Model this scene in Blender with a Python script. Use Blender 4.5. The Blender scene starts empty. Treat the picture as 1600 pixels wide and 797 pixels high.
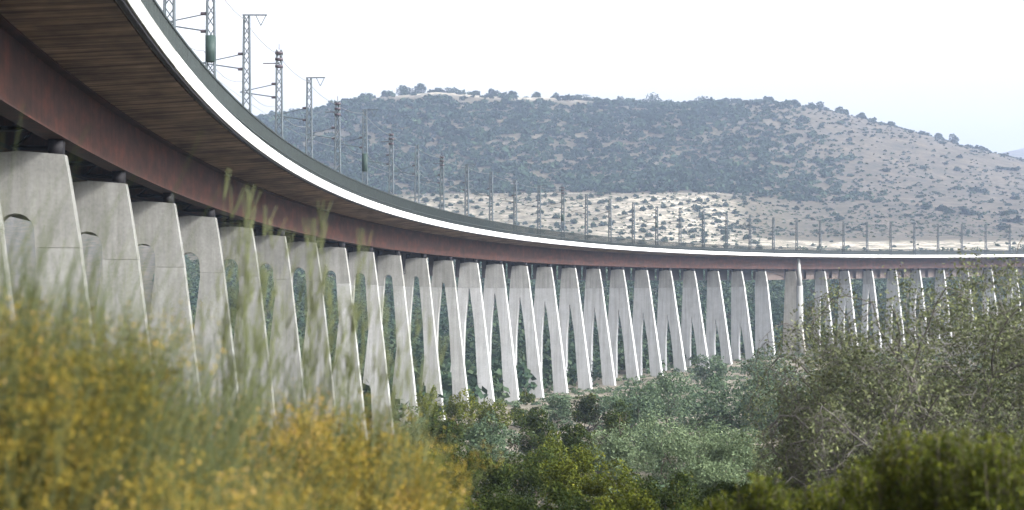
import bpy, math, random
import numpy as np
from mathutils import Matrix, Vector
random.seed(7); rng = np.random.default_rng(11)
R = math.radians
scene = bpy.context.scene
COL = scene.collection

# ------------------------------------------------------------------ camera
F, YH = 2200.0, 474.76            # focal length and horizon row in photo pixels (1600 wide)
cd = bpy.data.cameras.new('camera'); cam = bpy.data.objects.new('camera', cd); COL.objects.link(cam)
cam.location = (0, 0, 0); cam.rotation_euler = (R(90), 0, 0)
cd.sensor_width = 36; cd.lens = 36 * F / 1600; cd.shift_y = (YH - 398.5) / 1600
cd.clip_start = .1; cd.clip_end = 9000
cd.dof.use_dof = True; cd.dof.focus_distance = 140; cd.dof.aperture_fstop = 1.8
scene.camera = cam

# ------------------------------------------------------------------ sky, sun, exposure
SUN_EL, SUN_AZ = 27.5, 118          # azimuth measured clockwise from +Y (view direction)
w = bpy.data.worlds.new('World'); scene.world = w; w.use_nodes = True
nt = w.node_tree; bg = nt.nodes['Background']
sky = nt.nodes.new('ShaderNodeTexSky'); sky.sky_type = 'NISHITA'; sky.sun_disc = False
sky.sun_elevation = R(SUN_EL); sky.sun_rotation = R(SUN_AZ)
sky.air_density = 1.0; sky.dust_density = 7.0; sky.ozone_density = 1.0
hsv = nt.nodes.new('ShaderNodeHueSaturation'); hsv.inputs['Saturation'].default_value = .0
nt.links.new(sky.outputs[0], hsv.inputs['Color']); nt.links.new(hsv.outputs[0], bg.inputs[0]); bg.inputs[1].default_value = .15
sd = bpy.data.lights.new('sun', 'SUN'); sd.energy = 1.1; sd.angle = R(6); sd.color = (1, .95, .86)
sun = bpy.data.objects.new('sun', sd); COL.objects.link(sun)
dv = Vector((math.sin(R(SUN_AZ)) * math.cos(R(SUN_EL)), math.cos(R(SUN_AZ)) * math.cos(R(SUN_EL)), math.sin(R(SUN_EL))))
sun.rotation_euler = dv.to_track_quat('Z', 'Y').to_euler()
scene.view_settings.view_transform = 'Standard'; scene.view_settings.look = 'None'
scene.view_settings.gamma = 1; scene.view_settings.use_curve_mapping = False
scene.view_settings.exposure = 1.75
scene.cycles.max_bounces = 6; scene.cycles.volume_bounces = 1
scene.cycles.transparent_max_bounces = 4

# ------------------------------------------------------------------ helpers
def tag(o, label=None, cat=None, group=None, kind=None):
    if label: o['label'] = label
    if cat: o['category'] = cat
    if group: o['group'] = group
    if kind: o['kind'] = kind
    return o
def link(name, me, mat=None, parent=None, loc=None, rz=0):
    o = bpy.data.objects.new(name, me); COL.objects.link(o)
    if mat is not None and me is not None and not me.materials: me.materials.append(mat)
    if parent: o.parent = parent
    if loc is not None: o.location = loc
    if rz: o.rotation_euler.z = rz
    return o
def empty(name, loc=(0, 0, 0), rz=0):
    return link(name, None, None, None, loc, rz)
def mesh(name, verts, faces, attrs=None, smooth=False):
    """verts (n,3) array; faces: (m,3|4) array or a python list"""
    me = bpy.data.meshes.new(name)
    if isinstance(faces, np.ndarray):
        v = np.asarray(verts, dtype=np.float32); k = faces.shape[1]
        me.vertices.add(len(v)); me.vertices.foreach_set('co', v.ravel())
        me.loops.add(faces.size); me.loops.foreach_set('vertex_index', faces.astype(np.int32).ravel())
        me.polygons.add(len(faces)); me.polygons.foreach_set('loop_start', np.arange(0, faces.size, k, dtype=np.int32))
        me.update(calc_edges=True)
    else:
        me.from_pydata([tuple(map(float, q)) for q in verts], [], faces); me.update()
    for n, a in (attrs or {}).items():
        at = me.attributes.new(n, 'FLOAT', 'POINT'); at.data.foreach_set('value', np.asarray(a, dtype=np.float32))
    if smooth: me.polygons.foreach_set('use_smooth', np.ones(len(me.polygons), dtype=bool))
    return me
def tube(pts, rad, n=4):
    """one tapered tube along a polyline -> verts, faces"""
    pts = np.asarray(pts, float); m = len(pts); rad = np.broadcast_to(rad, m)
    d = np.gradient(pts, axis=0); d /= np.linalg.norm(d, axis=1)[:, None] + 1e-9
    up = np.where(np.abs(d[:, 2:3]) > .9, [[1., 0, 0]], [[0, 0, 1.]])
    a = np.cross(d, up); a /= np.linalg.norm(a, axis=1)[:, None] + 1e-9; b = np.cross(d, a)
    t = np.linspace(0, 2 * np.pi, n, endpoint=False)
    V = (pts[:, None] + rad[:, None, None] * (np.cos(t)[None, :, None] * a[:, None] + np.sin(t)[None, :, None] * b[:, None])).reshape(-1, 3)
    i = np.arange(m - 1)[:, None] * n; j = np.arange(n)[None]; jn = (j + 1) % n
    Fq = np.stack([i + j, i + jn, i + n + jn, i + n + j], -1).reshape(-1, 4)
    return V, Fq
class MB:
    def __init__(s): s.v = []; s.f = []; s.n = 0
    def add(s, V, Fq): s.v.append(np.asarray(V, float)); s.f.append(np.asarray(Fq) + s.n); s.n += len(V)
    def bar(s, a, b, r, r2=None, n=4): s.add(*tube([a, b], np.array([r, r if r2 is None else r2]), n))
    def tube(s, pts, r, n=4): s.add(*tube(pts, r, n))
    def box(s, x0, x1, y0, y1, z0, z1):
        V = [(x, y, z) for z in (z0, z1) for y in (y0, y1) for x in (x0, x1)]
        s.add(V, np.array([(0, 2, 3, 1), (4, 5, 7, 6), (0, 1, 5, 4), (2, 6, 7, 3), (0, 4, 6, 2), (1, 3, 7, 5)]))
    def mesh(s, name='m', attrs=None): return mesh(name, np.concatenate(s.v), np.concatenate(s.f), attrs)

# ------------------------------------------------------------------ materials
def newmat(name, rough=.8):
    m = bpy.data.materials.new(name); m.use_nodes = True
    b = m.node_tree.nodes['Principled BSDF']; b.inputs['Roughness'].default_value = rough
    b.inputs['Specular IOR Level'].default_value = .25
    return m, m.node_tree, b
def N(t, kind, **kw):
    n = t.nodes.new(kind)
    for k, v in kw.items():
        if k in n.inputs: n.inputs[k].default_value = v
        else: setattr(n, k, v)
    return n
def ramp(t, fac, stops):
    r = t.nodes.new('ShaderNodeValToRGB'); e = r.color_ramp.elements
    while len(e) < len(stops): e.new(.5)
    for q, (p, c) in zip(e, stops): q.position = p; q.color = (*c, 1)
    t.links.new(fac, r.inputs[0]); return r.outputs[0]
def noise(t, scale, detail=4, vec=None, rough=.6):
    n = N(t, 'ShaderNodeTexNoise', Scale=scale, Detail=detail, Roughness=rough)
    if vec is not None: t.links.new(vec, n.inputs['Vector'])
    return n.outputs['Fac']
def mul(t, a, b, mode='MULTIPLY', fac=1.0):
    n = t.nodes.new('ShaderNodeMix'); n.data_type = 'RGBA'; n.blend_type = mode; n.inputs[0].default_value = fac
    t.links.new(a, n.inputs[6]); t.links.new(b, n.inputs[7]); return n.outputs[2]
def objco(t, scale=(1, 1, 1)):
    c = t.nodes.new('ShaderNodeTexCoord'); m = t.nodes.new('ShaderNodeMapping'); m.inputs['Scale'].default_value = scale
    oi = t.nodes.new('ShaderNodeObjectInfo'); q = N(t, 'ShaderNodeMath', operation='MULTIPLY'); q.inputs[1].default_value = 37
    ad = N(t, 'ShaderNodeVectorMath', operation='ADD'); t.links.new(oi.outputs['Random'], q.inputs[0])
    t.links.new(c.outputs['Object'], ad.inputs[0]); t.links.new(q.outputs[0], ad.inputs[1])
    t.links.new(ad.outputs[0], m.inputs[0]); return m.outputs[0]
def concrete(name, base, dark=.6, streak=True):
    m, t, b = newmat(name, .9)
    c1 = tuple(base); c0 = tuple(x * dark for x in base)
    big = ramp(t, noise(t, .9, 6, objco(t)), [(.3, c0), (.62, c1)])
    st = ramp(t, noise(t, 1.0, 5, objco(t, (3.2, 3.2, .16))), [(.32, (.76, .755, .73)), (.6, (1, 1, 1))])
    fine = ramp(t, noise(t, 9, 3, objco(t)), [(.3, (.86, .86, .86)), (.7, (1.05, 1.05, 1.05))])
    o = mul(t, mul(t, big, st), fine)
    t.links.new(o, b.inputs['Base Color'])
    bp = t.nodes.new('ShaderNodeBump'); bp.inputs['Strength'].default_value = .25; bp.inputs['Distance'].default_value = .03
    t.links.new(noise(t, 6, 4, objco(t)), bp.inputs['Height']); t.links.new(bp.outputs[0], b.inputs['Normal'])
    return m
M = {}
M['leg'] = concrete('haze_pale_concrete', (.49, .49, .495), .86)  # far legs: haze and strong light put into a lighter copy
M['near_leg'] = concrete('near_dim_concrete', (.25, .25, .238), .78)  # near legs: same concrete, dimmer light put into the colour
M['mid_leg'] = concrete('mid_haze_concrete', (.37, .37, .36), .84)  # step between the two, with part of the haze painted in
M['near_cap'] = concrete('near_shaded_cap', (.235, .234, .222), .76)  # caps: shade under the deck put into the colour, darker than the legs
M['mid_cap'] = concrete('mid_shaded_cap', (.29, .288, .275), .8)
M['cap'] = concrete('shaded_cap_concrete', (.4, .398, .39), .82)  # far caps: deck shade and distance haze both painted into the tone
M['edge'] = concrete('white_edge', (.86, .86, .85), .95)
_m = M['edge']; _t = _m.node_tree; _b = _t.nodes['Principled BSDF']; _src = _b.inputs['Base Color'].links[0].from_socket
_a = N(_t, 'ShaderNodeAttribute', attribute_name='S'); _q = N(_t, 'ShaderNodeMath', operation='MODULO'); _q.inputs[1].default_value = 2.34
_t.links.new(_a.outputs['Fac'], _q.inputs[0]); _l = ramp(_t, _q.outputs[0], [(.0, (.45, .45, .44)), (.018, (1, 1, 1))])
_t.links.new(mul(_t, _src, _l), _b.inputs['Base Color'])
M['bigpier'] = concrete('cream_concrete', (.5, .47, .42), .8)
def attr_vec(t, sx, sy):
    a = N(t, 'ShaderNodeAttribute', attribute_name='S'); b = N(t, 'ShaderNodeAttribute', attribute_name='O')
    c = t.nodes.new('ShaderNodeCombineXYZ')
    for src, k, s in ((a, 0, sx), (b, 1, sy)):
        q = t.nodes.new('ShaderNodeMath'); q.operation = 'MULTIPLY'; q.inputs[1].default_value = s
        t.links.new(src.outputs['Fac'], q.inputs[0]); t.links.new(q.outputs[0], c.inputs[k])
    return c.outputs[0]
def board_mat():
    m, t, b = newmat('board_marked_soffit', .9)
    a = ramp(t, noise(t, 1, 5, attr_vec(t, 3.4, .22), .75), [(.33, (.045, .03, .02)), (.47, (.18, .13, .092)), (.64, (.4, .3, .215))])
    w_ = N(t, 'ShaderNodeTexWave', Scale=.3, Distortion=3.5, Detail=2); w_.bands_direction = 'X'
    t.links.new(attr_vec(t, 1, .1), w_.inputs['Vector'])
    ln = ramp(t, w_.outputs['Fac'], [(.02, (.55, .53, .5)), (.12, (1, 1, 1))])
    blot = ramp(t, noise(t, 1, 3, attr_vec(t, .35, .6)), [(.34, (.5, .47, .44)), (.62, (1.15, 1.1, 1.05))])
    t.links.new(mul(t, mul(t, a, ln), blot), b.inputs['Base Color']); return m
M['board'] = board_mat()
def rust(name, c0, c1, c2):
    m, t, b = newmat(name, .75)
    a = ramp(t, noise(t, 1, 6, attr_vec(t, .8, 1.1), .7), [(.3, c0), (.5, c1), (.72, c2)])
    v = ramp(t, noise(t, 1, 4, attr_vec(t, 5, .12)), [(.35, (.72, .7, .7)), (.6, (1.1, 1.08, 1.05))])
    at_ = N(t, 'ShaderNodeAttribute', attribute_name='S'); q = N(t, 'ShaderNodeMath', operation='PINGPONG'); q.inputs[1].default_value = SPL
    t.links.new(at_.outputs['Fac'], q.inputs[0]); l = ramp(t, q.outputs[0], [(.0, (1.35, 1.3, 1.3)), (.035, (1, 1, 1))])
    t.links.new(mul(t, mul(t, a, v), l), b.inputs['Base Color']); return m
SPL = 4.673
M['rust'] = rust('weathering_steel', (.02, .0105, .009), (.043, .02, .015), (.095, .032, .02))
M['rust2'] = rust('brown_steel', (.07, .055, .05), (.1, .08, .072), (.13, .1, .09))
def flat(name, c, rough=.7, var=.25, scale=3):
    m, t, b = newmat(name, rough)
    t.links.new(ramp(t, noise(t, scale, 4, objco(t)), [(.3, tuple(x * (1 - var) for x in c)), (.7, tuple(min(1, x * (1 + var)) for x in c))]), b.inputs['Base Color'])
    return m
M['black'] = flat('dark_steel', (.011, .01, .012))
M['rail'] = flat('green_grey_railing', (.024, .032, .031), .6)
M['mast'] = flat('galvanised_steel', (.065, .08, .09), .5)
M['box'] = flat('dark_green_box', (.03, .05, .045), .6)
M['insul'] = flat('brown_insulator', (.06, .05, .06), .4)
M['wire'] = flat('copper_wire', (.2, .2, .2), .5)
M['ballast'] = flat('ballast', (.25, .23, .21), .95, .4, 12)
M['bark'] = flat('grey_bark', (.11, .1, .092), .9, .4, 5)
M['darkbark'] = flat('dark_bark', (.09, .075, .06), .9, .35, 5)
def leafmat(name, stops, trans=.25, rough=.6):
    m, t, b = newmat(name, .85); b.inputs['Specular IOR Level'].default_value = .1
    a = N(t, 'ShaderNodeAttribute', attribute_name='tint')
    c = ramp(t, a.outputs['Fac'], stops); t.links.new(c, b.inputs['Base Color'])
    tr = t.nodes.new('ShaderNodeBsdfTranslucent'); t.links.new(c, tr.inputs[0])
    mx = t.nodes.new('ShaderNodeMixShader'); mx.inputs[0].default_value = trans
    t.links.new(b.outputs[0], mx.inputs[1]); t.links.new(tr.outputs[0], mx.inputs[2])
    t.links.new(mx.outputs[0], t.nodes['Material Output'].inputs[0]); return m
M['olive'] = leafmat('silver_olive_leaves', [(0, (0.059, 0.081, 0.043)), (.5, (0.121, 0.163, 0.088)), (1, (0.218, 0.267, 0.147))])
M['greygreen'] = leafmat('grey_green_leaves', [(0, (0.040, 0.067, 0.040)), (.5, (0.086, 0.125, 0.072)), (1, (0.155, 0.197, 0.109))])
M['dark'] = leafmat('dark_green_leaves', [(0, (0.013, 0.026, 0.007)), (.5, (0.036, 0.052, 0.011)), (.85, (0.072, 0.090, 0.017)), (1, (0.122, 0.090, 0.023))])
M['mastic'] = leafmat('yellow_green_leaves', [(0, (0.026, 0.038, 0.004)), (.5, (0.077, 0.094, 0.011)), (1, (0.170, 0.167, 0.020))])
M['tree'] = leafmat('sparse_olive_leaves', [(0, (0.041, 0.052, 0.026)), (.5, (0.103, 0.118, 0.061)), (1, (0.219, 0.237, 0.110))])
M['broom'] = leafmat('broom_stems', [(0, (0.056, 0.075, 0.029)), (.5, (0.112, 0.135, 0.059)), (1, (0.190, 0.204, 0.108))], .3)
M['pods'] = leafmat('broom_flowers', [(0, (0.027, 0.032, 0.009)), (.3, (0.108, 0.104, 0.023)), (.55, (0.244, 0.189, 0.032)), (.8, (0.397, 0.274, 0.050)), (1, (0.541, 0.341, 0.135))], .35)
M['scrub'] = leafmat('far_scrub', [(0, (0.008, 0.020, 0.013)), (.5, (0.019, 0.038, 0.022)), (1, (0.037, 0.063, 0.033))], .1)
M['valley'] = leafmat('valley_wood', [(0, (0.012, 0.028, 0.017)), (.5, (0.034, 0.058, 0.033)), (1, (0.074, 0.101, 0.056))], .15)

# ------------------------------------------------------------------ viaduct axis
P_X0, P_Z0, P_TH, K0, K1, K2 = -9.98119885, 41.8129031, -.099369549, 3.17098317e-3, 3.27383921e-4, -1.42704372e-4
S0, SP, PO, PH = -.692795748, 9.34639635, 3.04804019, 4.40365069
SM0, MO, MH = 18.1945410, 1.56453382, 14.2398382
G1, G2 = -.427323307, .497499272
_S = np.linspace(-80, 760, 4201); _d = _S[1] - _S[0]; _u = _S / 100
_T = np.cumsum(K0 + K1 * _u + K2 * _u * _u) * _d; _i0 = 400; _T += P_TH - _T[_i0]
_X = np.cumsum(np.sin(_T)) * _d; _Y = np.cumsum(np.cos(_T)) * _d; _X += P_X0 - _X[_i0]; _Y += P_Z0 - _Y[_i0]
def axis(s, off=0.0):
    s = np.asarray(s, float); t = np.interp(s, _S, _T)
    return np.interp(s, _S, _X) - off * np.cos(t), np.interp(s, _S, _Y) + off * np.sin(t), t
def grade(s): s = np.asarray(s, float); return G1 * s / 100 + G2 * (s / 100) ** 2
def to_photo(x, y, z): return 800 + F * x / y, YH - F * z / y

# ------------------------------------------------------------------ terrain
ZN = [-200, -60, -10, 4, 9, 15, 30, 60, 100, 130, 200, 245, 300, 380, 450, 520, 600, 660, 700, 780]
HN = [14, 9, -1.4, -1.9, -2.5, -3.1, -5.2, -8, -10.2, -11.2, -11.4, -10.0, -8.4, 0.4, 9.0, 18.6, 34, 51.5, 55, 73]
CX = [-3000, -400, 0, 300, 400, 480, 560, 600, 680, 760, 850, 920, 1000, 1080, 1200, 1290, 1340, 1400, 1480, 1560, 1600, 1700, 2000, 2600, 4000]
CY = [330, 320, 270, 215, 192, 180, 163, 155, 149, 154, 156, 162, 168, 168, 163, 175, 187, 202, 224, 246, 256, 275, 310, 340, 360]
def vnoise(x, y, seed=0):
    r = 0; a = 1; f = 1
    for i in range(4):
        p = seed * 1.7 + i * 2.3
        r = r + a * (np.sin(x * f + 1.3 * np.sin(y * f * .7 + p) + p) * np.cos(y * f * 1.1 + 1.1 * np.sin(x * f * .8 - p)))
        a *= .5; f *= 2.07
    return r / 1.9
def ground(X, Y):
    X = np.asarray(X, float); Y = np.asarray(Y, float)
    Yc = np.maximum(Y, 30.); u = 800 + F * X / Yc
    h = np.interp(Y, ZN, HN)
    ws = np.clip((u - 1120) / 120, 0, 1); ZS = [-200, -60, -10, 4, 9, 15, 30, 60, 100, 130, 200, 245, 300, 380, 450, 520, 600, 780]; HS = [14, 9, -1.4, -1.9, -2.5, -3.1, -5.2, -8, -10.2, -11.2, -11.4, -10.0, -8.4, .4, 9, 18.6, 31, 66]
    h = h * (1 - ws) + np.interp(Y, ZS, HS) * ws
    hc = (YH - np.interp(u, CX, CY)) / F * 1000
    k = np.clip((Y - 700) / 300, 0, 1); k = k * (.55 + .45 * k)
    base = np.minimum(55, hc * .8)
    h7 = 55 * (1 - ws) + 50.4 * ws; base = np.minimum(h7, hc * .8)
    far = np.where(Y <= 700, h, base + (hc - base) * np.sin(k * math.pi / 2) ** 1.05)
    m = np.clip((Y - 560) / 140, 0, 1)
    h = h * (1 - m) + np.minimum(far, h * 0 + np.maximum(far, -5)) * m
    h = np.where(Y > 700, far, np.minimum(h, np.maximum(base, h * 0 - 5)) if False else h)
    # behind the crest the land falls, then a second far ridge
    h2 = (YH - np.interp(u, [1400, 1520, 1560, 1600, 1700, 1900, 2400], [300, 258, 243, 236, 232, 250, 320])) / F * 2100
    b = np.clip((Y - 1000) / 500, 0, 1); c = np.clip((Y - 1500) / 600, 0, 1)
    h = np.where(Y > 1000, hc * (1 - b) + 10 * b, h)
    h = np.where(Y > 1500, 10 + (h2 - 10) * np.sin(np.clip(c, 0, 1) * math.pi / 2), h)
    h = np.where(Y > 2100, h2 * np.clip(1 - (Y - 2100) / 900, 0, 1), h)
    n = vnoise(X / 60, Y / 60, 3) * np.clip((Y - 640) / 200, 0, 1) * 3.4 + np.clip((Y - 700) / 120, 0, 1) * 2.2 * vnoise(X / 22, Y / 60, 21)
    n2 = vnoise(X / 9, Y / 9, 1) * .25 * np.clip((Y - 10) / 40, 0, 1) * np.clip((900 - Y) / 300, 0, 1)
    n = n * np.clip(np.abs(Y - 1000) / 120, .15, 1)
    return h + n + n2
yr = np.unique(np.concatenate([np.linspace(-200, 0, 21), np.linspace(0, 60, 41), np.linspace(60, 320, 105), np.linspace(320, 760, 130), np.linspace(760, 1100, 90), np.linspace(1100, 3000, 60)]))
ur = np.linspace(-1.35, 1.35, 361); ur = np.sign(ur) * np.abs(ur / 1.35) ** 1.6 * 1.35
UU, YY = np.meshgrid(ur, yr); XX = UU * (YY + 330)
HH = ground(XX, YY)
uph = 800 + F * XX / np.maximum(YY, 30); vph = YH - F * HH / np.maximum(YY, 30)
band = np.clip((uph - 610) / 50, 0, 1) * np.clip((YY - 470) / 30, 0, 1) * np.clip((664 + 5 * vnoise(XX / 15, YY / 15, 4) - YY) / 14, 0, 1) * np.clip((1195 - uph - (YY - 560) * .3) / 60, 0, 1)
band2 = np.clip((YY - 500) / 15, 0, 1) * np.clip((566 - YY + 6 * vnoise(XX / 12, YY / 9)) / 10, 0, 1) * np.clip((uph - 1150) / 40, 0, 1)
topb = np.clip((YY - 935) / 20, 0, 1) * np.clip((1010 - YY) / 15, 0, 1) * np.clip((uph - 590) / 40, 0, 1) * np.clip((930 - uph) / 60, 0, 1)
pathb = np.clip(1.2 - np.abs(YY - 680 + 4 * vnoise(XX / 20, YY * 0, 6)) / 14, 0, 1) * np.clip((uph - 600) / 60, 0, 1) * np.clip((1160 - uph) / 40, 0, 1)
vall = np.clip((YY - 75) / 20, 0, 1) * np.clip((262 - YY) / 20, 0, 1)
sand = np.clip(np.maximum.reduce([band * np.interp(uph, [600, 900, 1000, 1150, 1200], [.55, .45, .85, 1, .7]), band2, topb * .9, pathb * .9, vall * .35]), 0, 1)
rightdry = np.clip((uph - 1120 - (1000 - YY) * .1) / 200, 0, 1) * np.clip((YY - 540) / 60, 0, 1)
nr, nc = XX.shape
ii = np.arange(nr * nc).reshape(nr, nc)
FF = np.stack([ii[:-1, :-1], ii[:-1, 1:], ii[1:, 1:], ii[1:, :-1]], -1).reshape(-1, 4)
gm = mesh('terrain', np.stack([XX, YY, HH], -1).reshape(-1, 3), FF, {'sand': sand.ravel(), 'dry': rightdry.ravel()}, True)
def ground_mat():
    m, t, b = newmat('dry_ground', .95)
    gco = objco(t)
    soil = ramp(t, noise(t, .35, 6, gco, .7), [(.3, (.03, .032, .02)), (.5, (.07, .062, .042)), (.7, (.15, .12, .085))])
    rot = t.nodes.new('ShaderNodeMapping'); rot.inputs['Rotation'].default_value = (0, 0, .7); rot.inputs['Scale'].default_value = (.8, 1.25, 1); t.links.new(gco, rot.inputs[0])
    sandc = ramp(t, noise(t, .2, 8, rot.outputs[0], .8), [(.38, (.06, .06, .042)), (.49, (.2, .178, .135)), (.6, (.52, .465, .38))])
    dryc = ramp(t, noise(t, .09, 9, gco, .85), [(.36, (.022, .023, .015)), (.5, (.062, .052, .036)), (.64, (.125, .1, .073))])
    def mixa(a, c, name):
        n = t.nodes.new('ShaderNodeMix'); n.data_type = 'RGBA'
        at = N(t, 'ShaderNodeAttribute', attribute_name=name)
        t.links.new(at.outputs['Fac'], n.inputs[0]); t.links.new(a, n.inputs[6]); t.links.new(c, n.inputs[7]); return n.outputs[2]
    o = mixa(mixa(soil, dryc, 'dry'), sandc, 'sand')
    t.links.new(o, b.inputs['Base Color'])
    bp = t.nodes.new('ShaderNodeBump'); bp.inputs['Strength'].default_value = .5; bp.inputs['Distance'].default_value = .3
    t.links.new(noise(t, 1.5, 5, gco), bp.inputs['Height']); t.links.new(bp.outputs[0], b.inputs['Normal'])
    return m
M['ground'] = ground_mat()
g = link('terrain', gm, M['ground']); tag(g, kind='structure')

# ------------------------------------------------------------------ viaduct
via = empty('railway_viaduct', (0, 0, 0))
tag(via, 'long curved railway viaduct with rusty steel girder, white edge and pale A shaped piers', 'viaduct')
SA, SB = -60, 430
def sweep(name, prof, mat, s0=SA, s1=SB, step=2.5, parent=via, caps=True, closed=True):
    """prof: closed list of (offset inward from the near edge, height); follows the curve"""
    ns = max(2, int(round((s1 - s0) / step)) + 1); s = np.linspace(s0, s1, ns); k = len(prof)
    V = []; A = []; O = []
    for (o, h) in prof:
        x, y, t = axis(s, o); V.append(np.stack([x, y, h + grade(s)], -1)); A.append(s); O.append(np.full(ns, o + h))
    V = np.stack(V, 1).reshape(-1, 3)
    i = np.arange(ns - 1)[:, None] * k; j = np.arange(k if closed else k - 1)[None]; jn = (j + 1) % k
    fq = np.stack([i + j, i + k + j, i + k + jn, i + jn], -1).reshape(-1, 4).tolist()
    if caps and closed: fq += [list(range(k)), [(ns - 1) * k + q for q in range(k)][::-1]]
    me = mesh(name, V, fq, {'S': np.stack(A, 1).ravel(), 'O': np.stack(O, 1).ravel()})
    return link(name, me, mat, parent)
HW = 4.4                                         # deck half width
W = 2 * HW
sweep('edge_beam', [(0, 7.02), (0, 7.5), (.28, 7.5), (.28, 7.02)], M['edge'])
sweep('edge_beam', [(W - .28, 7.02), (W - .28, 7.5), (W, 7.5), (W, 7.02)], M['edge'])
sweep('drip_strip', [(.06, 6.93), (.06, 7.017), (.2, 7.017), (.2, 6.93)], M['black'])
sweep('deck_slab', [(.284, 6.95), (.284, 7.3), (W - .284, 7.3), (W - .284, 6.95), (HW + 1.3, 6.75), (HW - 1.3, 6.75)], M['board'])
sweep('ballast_bed', [(1.4, 7.304), (1.9, 7.6), (W - 1.9, 7.6), (W - 1.4, 7.304)], M['ballast'])
for o in (HW - .72, HW + .72):
    sweep('rail', [(o - .035, 7.604), (o - .035, 7.75), (o + .035, 7.75), (o + .035, 7.604)], M['mast'])
def girder(oc, side):
    hb, ht = 4.75, 6.745
    b = .32
    o = sweep('girder', [(oc - b, hb), (oc - b, hb + .06), (oc - .02, hb + .06), (oc - .02, ht - .05), (oc - b, ht - .05), (oc - b, ht),
                     (oc + b, ht), (oc + b, ht - .05), (oc + .02, ht - .05), (oc + .02, hb + .06), (oc + b, hb + .06), (oc + b, hb)], M['rust'])
    return o
girder(PO + .25, 1); girder(PO + 2.45, -1)
# cross frames between the two girders
for s in np.arange(SA + 2, 300, SP / 2):
    x, y, t = axis(s, PO + 1.35); c, q = math.cos(t), math.sin(t); z = float(grade(s)); mb = MB()
    for (o1, h1, o2, h2, rr) in ((-1.07, 4.86, 1.07, 6.6, .05), (1.0, 4.87, -1.0, 6.6, .045), (-1.07, 4.9, 1.07, 4.9, .08)):
        mb.bar((x - c * o1, y + q * o1, h1 + z), (x - c * o2, y + q * o2, h2 + z), rr)
    link('cross_frame', mb.mesh(), M['black'], via)
# railing with close upright slats, set in from the edge
mb = MB()
RO, RH = .42, 8.6
st = np.arange(SA + 1, SB - 1, .3)
x, y, t = axis(st, RO); z = grade(st)
for xx, yy, tt, zz in zip(x, y, t, z):
    dx, dy = math.cos(tt) * .036, -math.sin(tt) * .036; ex, ey = math.sin(tt) * .012, math.cos(tt) * .012
    b0 = np.array([[xx - dx - ex, yy - dy - ey], [xx + dx - ex, yy + dy - ey], [xx + dx + ex, yy + dy + ey], [xx - dx + ex, yy - dy + ey]])
    V = np.concatenate([np.c_[b0, np.full(4, 7.305 + zz)], np.c_[b0, np.full(4, RH + zz)]])
    mb.add(V, np.array([(0, 1, 5, 4), (1, 2, 6, 5), (2, 3, 7, 6), (3, 0, 4, 7)]))
slats = link('railing', mb.mesh(), M['rail'], via)
for nm, h0, h1 in (('top_rail', RH + .002, RH + .07), ('mid_rail', 7.9, 7.95)):
    sweep(nm, [(RO - .06, h0), (RO - .06, h1), (RO + .06, h1), (RO + .06, h0)], M['rail'], parent=slats)
sweep('railing', [(W - .45, 7.305), (W - .45, RH), (W - .42, RH), (W - .42, 7.305)], M['rail'])

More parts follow.
